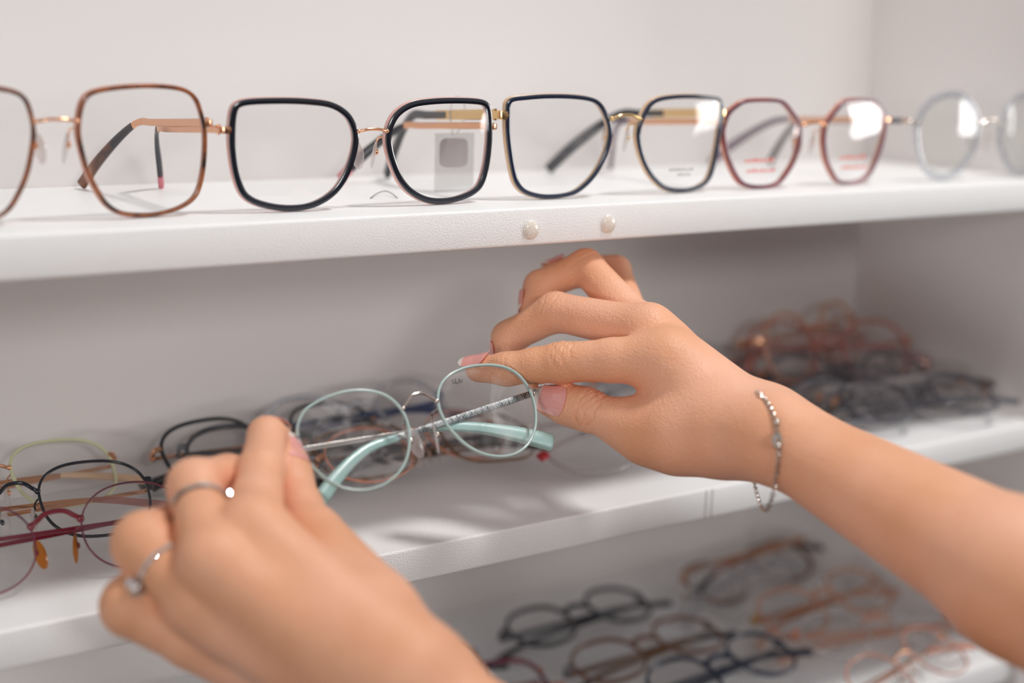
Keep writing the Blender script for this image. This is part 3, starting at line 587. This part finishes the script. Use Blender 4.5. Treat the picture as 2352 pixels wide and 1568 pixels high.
def make_arm(name, palm, fingers, creases, parent, h=0.0012, label=None, kp=0.013):
    allp = palm+[p for f in fingers for p in f[0]]
    F = Field(allp, h); blend(F, [(palm, kp, 0)]+[(f[0], 0.0035, f[1]) for f in fingers])
    v, q = nets(F); me = bpy.data.meshes.new(name); me.from_pydata(v.tolist(), [], q.tolist()); me.materials.append(SKIN)
    b = bmesh.new(); b.from_mesh(me); bmesh.ops.recalc_face_normals(b, faces=b.faces)
    for _ in range(3): bmesh.ops.smooth_vert(b, verts=b.verts, factor=0.5, use_axis_x=True, use_axis_y=True, use_axis_z=True)
    b.to_mesh(me); b.free()
    o = bpy.data.objects.new(name, me); COL.objects.link(o)
    m = o.modifiers.new('s', 'SUBSURF'); m.levels = 1; m.render_levels = 1
    dg = bpy.context.evaluated_depsgraph_get(); me2 = bpy.data.meshes.new_from_object(o.evaluated_get(dg)); o.modifiers.clear(); o.data = me2; me2.name = name
    co = np.empty(len(me2.vertices)*3); me2.vertices.foreach_get('co', co); co = co.reshape(-1, 3)
    no = np.empty(len(me2.vertices)*3); me2.vertices.foreach_get('normal', no); no = no.reshape(-1, 3)
    disp = np.zeros(len(co))
    for (c, ax, nrml, rad, offs, depth, wd) in creases:
        d = co-c; t = d@ax; lat = np.cross(nrml, ax); w = d@lat; rr = np.linalg.norm(d-t[:, None]*ax, axis=1)
        mask = np.clip((no@nrml-0.05)/0.45, 0, 1)*np.clip(1-(rr/rad-0.9)*3, 0, 1)
        for i, o_ in enumerate(offs):
            curve = o_*(1-0.35*(w/rad)**2)+0.0004*np.sin(w*900+i*2.1)
            disp -= depth*(1.0 if i % 2 == 0 else 0.7)*np.exp(-((t-curve)/wd)**2)*mask
    co = co+no*disp[:, None]; me2.vertices.foreach_set('co', co.ravel()); me2.update()
    for p in me2.polygons: p.use_smooth = True
    o.parent = parent
    if label: o['label'] = label
    return o
def chain(*j):   # joints (point, radius) -> cones
    return [(j[i][0], j[i][1], j[i+1][0], j[i+1][1]) for i in range(len(j)-1)]
def nail(parent, c, d, nrml, r, w, ln, over=0.35, label=None, taper=0.21):
    """curved nail plate: c on the finger axis, d towards the tip, r finger radius"""
    d = nrm(d); nrml = nrm(nrml-d*nrml.dot(d)); lat = np.cross(d, nrml); b = Buf(); V = []; F = []; nu, nv = 13, 16; ha = math.asin(min(0.98, w/2/r))
    for s in (0, 1):
        for j in range(nv+1):
            t = j/nv; y = (t-1+over)*ln
            sh = math.sqrt(max(0, 1-(max(0, 0.3-t)/0.3)**2*0.93))*math.sqrt(max(0, 1-(max(0, t-0.72)/0.28)**2*0.72))
            rise = -0.0016*((t-0.35)/0.65)**2*(1 if t > 0.35 else 0.2)
            for i in range(nu):
                a = (i/(nu-1)*2-1)*ha*sh; R_ = r+0.0005+max(0, -y)*taper+(0.0004 if s else 0)
                V.append((R_*math.sin(a), y, R_*math.cos(a)+rise))
    N = nu*(nv+1)
    for s in (0, 1):
        for j in range(nv):
            for i in range(nu-1):
                q = (s*N+j*nu+i, s*N+j*nu+i+1, s*N+(j+1)*nu+i+1, s*N+(j+1)*nu+i); F.append(q if s else q[::-1])
    for j in range(nv):
        for i in (0, nu-1): F.append((j*nu+i, (j+1)*nu+i, N+(j+1)*nu+i, N+j*nu+i))
    for i in range(nu-1):
        for j in (0, nv): F.append((j*nu+i, j*nu+i+1, N+j*nu+i+1, N+j*nu+i))
    b.add(V, F); o = b.build('fingernail', NAIL, parent); o.matrix_local = frame_mat(c, lat, d, nrml)
    if label: o['label'] = label
    return o
person = empty('person', tuple(px(2400, 1700, 0.45)*0)); tag(person, 'person reaching in from below with bare hands, holding up the teal glasses', 'person')
# right hand -------------------------------------------------------
r_wr = px(1765, 1003, .612)
RI = [px(1525, 822, .642), px(1292, 832, .655), px(1165, 847, .662), px(1098, 848, .668)]
RM = [px(1485, 757, .662), px(1277, 716, .690), px(1168, 775, .700), px(1162, 822, .698)]
RR = [px(1462, 742, .682), px(1346, 612, .712), px(1240, 657, .716), px(1222, 706, .708)]
RP = [px(1462, 762, .700), px(1415, 620, .742), px(1338, 612, .746), px(1272, 622, .740)]
RT = [px(1620, 998, .628), px(1488, 996, .642), px(1347, 940, .655), px(1264, 920, .662)]
palm = [(px(1690, 985, .622), .0165, px(1535, 838, .642), .0118), (px(1690, 960, .630), .0165, px(1492, 765, .664), .0120),
        (px(1690, 960, .645), .0165, px(1475, 765, .684), .0115), (px(1690, 970, .655), .0150, px(1475, 790, .700), .0105),
        (px(1690, 992, .622), .0150, px(1560, 1000, .634), .0145), (px(1640, 990, .628), .0140, px(1475, 992, .645), .0108),
        (px(1700, 990, .622), .0160, px(1775, 1004, .606), .0165), (px(1700, 985, .645), .0150, px(1775, 985, .632), .0150),
        (px(1775, 1004, .606), .0165, px(2352, 1332, .515), .0262), (px(1775, 985, .632), .0150, px(2352, 1310, .535), .0230),
        (px(2352, 1332, .515), .0262, px(3050, 1720, .42), .0330), (px(1560, 900, .650), .0130, px(1640, 960, .650), .0160)]
rf = [(chain((px(1560, 850, .640), .0120), (RI[0], .0112), ((RI[0]+RI[1])/2, .0098), (RI[1], .0093), ((RI[1]+RI[2])/2, .0080), (RI[2], .0076), (RI[3], .0062)), .010),
      (chain((px(1520, 790, .662), .0110), (RM[0], .0108), (RM[1], .0094), (RM[2], .0080), (RM[3], .0070)), .008),
      (chain((px(1500, 785, .682), .0105), (RR[0], .0100), (RR[1], .0086), (RR[2], .0078), (RR[3], .0068)), .006),
      (chain((px(1500, 800, .700), .0100), (RP[0], .0090), (RP[1], .0074), (RP[2], .0068), (RP[3], .0060)), .006),
      (chain((px(1640, 990, .628), .0140), (px(1560, 1002, .634), .0130), (RT[1], .0112), ((RT[1]+RT[2])/2, .0094), (RT[2], .0098), ((RT[2]+RT[3])/2, .0092), (RT[3], .0076)), .012)]
def cr(a, b, n, at, rad, offs, depth=.00045, wd=.0007):
    ax = nrm(b-a); n = nrm(n-ax*n.dot(ax)); return (at, ax, n, rad, offs, depth, wd)
cs = [cr(RI[0], RI[1], UP+BACK*1.0, RI[1], .011, (-.006, -.004, -.0022, -.0003, .0016, .0034), .00042, .0006),
      cr(RI[1], RI[3], UP+BACK*1.0, RI[2], .009, (-.0014, .0008), .0002, .0006),
      cr(RT[1], RT[2], BACK*1.0+UP*.3, RT[2]+(RT[1]-RT[2])*0.08, .012, (-.005, -.0028, -.0008, .0012, .0034), .0008, .0007),
      cr(RM[0], RM[1], UP+BACK*.3, RM[1], .011, (-.003, 0, .003), .0003, .0007),
      cr(RR[0], RR[1], UP, RR[1], .010, (-.002, .001), .0003, .0007)]
rarm = make_arm('right_arm', palm, rf, cs, person, label='bare right forearm and hand pinching the glasses hinge')
nail(rarm, RT[3], RT[3]-RT[2], BACK+UP*0.12, .0078, .0110, .0165, .34, 'glossy pink thumbnail with pale tip')
nail(rarm, RI[3], RI[3]-RI[2], UP+BACK*.45, .0064, .0098, .0150, .55)
nail(rarm, RM[3], RM[3]-RM[2], -RIGHT-BACK*.2, .0070, .0100, .0130, .4)
nail(rarm, RR[3], RR[3]-RR[2], -RIGHT-BACK*.1+UP*.1, .0068, .0098, .0120, .4)
nail(rarm, RP[3], RP[3]-RP[2], UP-RIGHT*.1-BACK*.2, .0061, .0086, .0130, .45)
# left hand --------------------------------------------------------
LI = [px(578, 1218, .525), px(600, 1082, .560), px(613, 1000, .583), px(640, 1008, .600)]
LM = [px(490, 1287, .512), px(446, 1114, .547), px(523, 1093, .568), px(560, 1135, .580)]
LR = [px(452, 1380, .516), px(332, 1248, .534), px(405, 1204, .556), px(440, 1240, .568)]
LP = [px(438, 1462, .530), px(304, 1390, .530), px(362, 1342, .550), px(395, 1350, .565)]
LT = [px(855, 1430, .520), px(708, 1232, .558), px(664, 1106, .582), px(655, 1040, .592)]
palm = [(px(935, 1550, .500), .0210, px(585, 1232, .526), .0115), (px(920, 1585, .502), .0208, px(500, 1302, .513), .0118),
        (px(900, 1615, .512), .0205, px(466, 1392, .519), .0114), (px(880, 1645, .526), .0195, px(466, 1458, .532), .0114),
        (px(980, 1580, .508), .0200, px(850, 1420, .520), .0160), (px(850, 1420, .520), .0160, px(722, 1247, .555), .0112),
        (px(770, 1410, .526), .0145, px(640, 1310, .548), .0130), (px(720, 1490, .530), .0160, px(560, 1400, .536), .0130),
        (px(950, 1590, .505), .0215, px(1110, 1740, .495), .0232), (px(930, 1630, .520), .0205, px(1060, 1760, .515), .0230),
        (px(1110, 1740, .498), .0240, px(1750, 2350, .46), .0360)]
lf = [(chain((px(620, 1270, .524), .0118), (LI[0], .0122), ((LI[0]+LI[1])/2, .0096), (LI[1], .0093), (LI[2], .0076), (LI[3], .0064)), .009),
      (chain((px(530, 1330, .514), .0118), (LM[0], .0119), ((LM[0]+LM[1])/2, .0097), (LM[1], .0102), (LM[2], .0084), (LM[3], .0074)), .007),
      (chain((px(520, 1430, .520), .0112), (LR[0], .0106), ((LR[0]+LR[1])/2, .0104), (LR[1], .0120), (LR[2], .0090), (LR[3], .0074)), .006),
      (chain((px(540, 1510, .534), .0114), (LP[0], .0108), ((LP[0]+LP[1])/2, .0106), (LP[1], .0115), (LP[2], .0082), (LP[3], .0067)), .006),
      (chain((px(850, 1420, .522), .0155), (LT[1], .0112), ((LT[1]+LT[2])/2, .0096), (LT[2], .0096), ((LT[2]+LT[3])/2, .0090), (LT[3], .0074)), .010)]
cs = [cr(LI[0], LI[1], BACK+UP, LI[1], .011, (-.003, 0, .003), .0002, .0008), cr(LM[0], LM[1], BACK-RIGHT, LM[1], .012, (-.003, 0, .003), .0002, .0008)]
larm = make_arm('left_arm', palm, lf, cs, person, label='bare left hand with curled fingers, nearer to the viewer', kp=0.006)
nail(larm, LT[3], LT[3]-LT[2], RIGHT+BACK*1.0, .0075, .0124, .0160, .36, 'glossy pink thumbnail seen edge on')
nail(larm, LI[3], LI[3]-LI[2], UP-BACK*.9, .0064, .0095, .0130, .4)
# jewellery ---------------------------------------------------------
def ring(label, c, ax, R0, w, th, stone_dir, stones=0, big=0.0, pave=0):
    root = empty('ring'); tag(root, label, 'ring'); ax = nrm(ax); u = nrm(stone_dir-ax*stone_dir.dot(ax)); v = np.cross(ax, u)
    b = Buf(); pts = [u*R0*math.cos(a)+v*R0*math.sin(a) for a in np.linspace(0, 2*PI, 48, endpoint=False)]
    b.sweep(pts, lambda t: (th/2, w/2), True, up=ax, ns=8, sq=3); b.build('band', SILV, root)
    GEM = mat('diamond', (246, 246, 250), 0.04, 0.75, spec=1.0, coat=1.0)
    def gem(p, out, r, nm_):
        g = Buf(); out = nrm(out); e1 = nrm(np.cross(out, ax+0.01)); e2 = np.cross(out, e1); prof = ((0.0, -0.9), (1.0, 0.0), (0.92, 0.14), (0.55, 0.42), (0.0, 0.42)); V = []; F = []; K = 8
        for (rr, hh) in prof:
            for k in range(K): V.append(e1*r*rr*math.cos(2*PI*k/K)+e2*r*rr*math.sin(2*PI*k/K)+out*hh*r)
        for j in range(len(prof)-1):
            for k in range(K): F.append((j*K+k, j*K+(k+1) % K, (j+1)*K+(k+1) % K, (j+1)*K+k))
        g.add(V, F); o = g.build(nm_, GEM, root, False); o.location = p; return o
    if big:
        gem(u*(R0+big*0.9), u, big, 'stone')
        g = Buf()
        for k in range(4):
            a = PI/4+k*PI/2; e1, e2 = ax, v; q = (e1*math.cos(a)+e2*math.sin(a))*big*0.95
            g.tube([u*R0+q*0.4, u*(R0+big*0.6)+q, u*(R0+big*1.25)+q*0.9], 0.00035, ns=6)
        g.build('prong_setting', SILV, root)
    for k in range(pave):
        for sgn in (-1, 1):
            a = sgn*(0.32+k*0.2); o_ = u*math.cos(a)+v*math.sin(a); gem(o_*(R0+th*0.5), o_, w*0.42, 'pave_stone')
    root.location = c; return root
c = LM[0]+(LM[1]-LM[0])*0.70; ring('slim silver band with a small stone on the left middle finger', c, LM[1]-LM[0], .0103, .0022, .0012, RIGHT+UP*.15+BACK*.1, big=.0022, pave=5)
c = LR[0]+(LR[1]-LR[0])*0.56; ring('silver ring with a large clear stone on the left ring finger', c, LR[1]-LR[0], .0108, .0024, .0013, -RIGHT*.6-UP*.8+BACK*1.0, big=.0042, pave=7)
br = empty('bracelet'); tag(br, 'fine silver chain bracelet with a small open disc on the right wrist', 'bracelet')
loop = [px(1738, 888, .612), px(1755, 910, .596), px(1772, 945, .5890), px(1784, 985, .5870), px(1788, 1030, .5870), px(1787, 1070, .589), px(1781, 1115, .594), px(1772, 1150, .602), px(1755, 1176, .614), px(1744, 1150, .626), px(1733, 1100, .640), px(1728, 1040, .664), px(1722, 960, .668), px(1726, 905, .650), px(1732, 888, .630)]
from mathutils.bvhtree import BVHTree
bvh = BVHTree.FromPolygons([v.co.copy() for v in rarm.data.vertices], [tuple(p.vertices) for p in rarm.data.polygons])
FRONT = [(1740, 900), (1752, 910), (1766, 930), (1777, 955), (1784, 985), (1788, 1020), (1787, 1055), (1785, 1080), (1782, 1100)]
fr_ = []
for (u_, v_) in FRONT:
    r_ = Vector(ray(u_, v_)).normalized(); hit = bvh.ray_cast(Vector(CAM), r_)
    if hit[0] is not None: fr_.append(np.array(hit[0]-r_*0.0011))
dl = (fr_[-1]-CAM)@(-BACK)
loop = fr_+[px(1776, 1132, dl+.001), px(1768, 1158, dl+.005), px(1757, 1175, dl+.012), px(1746, 1158, dl+.022), px(1735, 1120, dl+.034), px(1728, 1080, dl+.045), px(1725, 1030, .668), px(1722, 960, .670), px(1726, 905, .650), px(1733, 893, .630)]
den = catmull(loop, 400); den = [np.array(q) for q in den]; L_ = [0]
for i in range(1, 401): L_.append(L_[-1]+np.linalg.norm(den[i % 400]-den[i-1]))
tot = L_[-1]; nl = int(tot/0.0017); b = Buf()
def at(s_):
    s_ = s_ % tot; i = int(np.searchsorted(L_, s_, side='right')-1); i = min(i, 399); f = (s_-L_[i])/(L_[i+1]-L_[i]+1e-12)
    return den[i]*(1-f)+den[(i+1) % 400]*f, nrm(den[(i+1) % 400]-den[i])
for k in range(nl):
    p, t = at(k*tot/nl); e = nrm(np.cross(t, BACK)); w_ = nrm(np.cross(t, e))
    if k % 2: e, w_ = w_, e
    a_ = nrm(e+w_*0.25)
    b.tube([p+t*0.00135*math.cos(a)+a_*0.0008*math.sin(a) for a in np.linspace(0, 2*PI, 10, endpoint=False)], 0.00022, True, ns=5)
b.build('chain', SILV, br)
def onarm(u_, v_):
    r_ = Vector(ray(u_, v_)).normalized(); return np.array(bvh.ray_cast(Vector(CAM), r_)[0]-r_*0.0016)
ch = onarm(1786, 1012); b = Buf(); t = nrm(onarm(1787, 1030)-onarm(1784, 995)); e = nrm(np.cross(t, BACK)+BACK*.5)
b.sweep([ch+t*0.0021*math.cos(a)*1.1+e*0.0019*math.sin(a) for a in np.linspace(0, 2*PI, 28, endpoint=False)], lambda q: (0.0010, 0.0006), True, up=np.cross(t, e), ns=8, sq=3)
b.build('disc_charm', SILV, br)
for (u, v_) in ((1785, 969), (1788, 1024)):
    b = Buf(); b.ball(onarm(u, v_), 0.0014, 0.0014, 0.0014); b.build('bead', SILV, br)
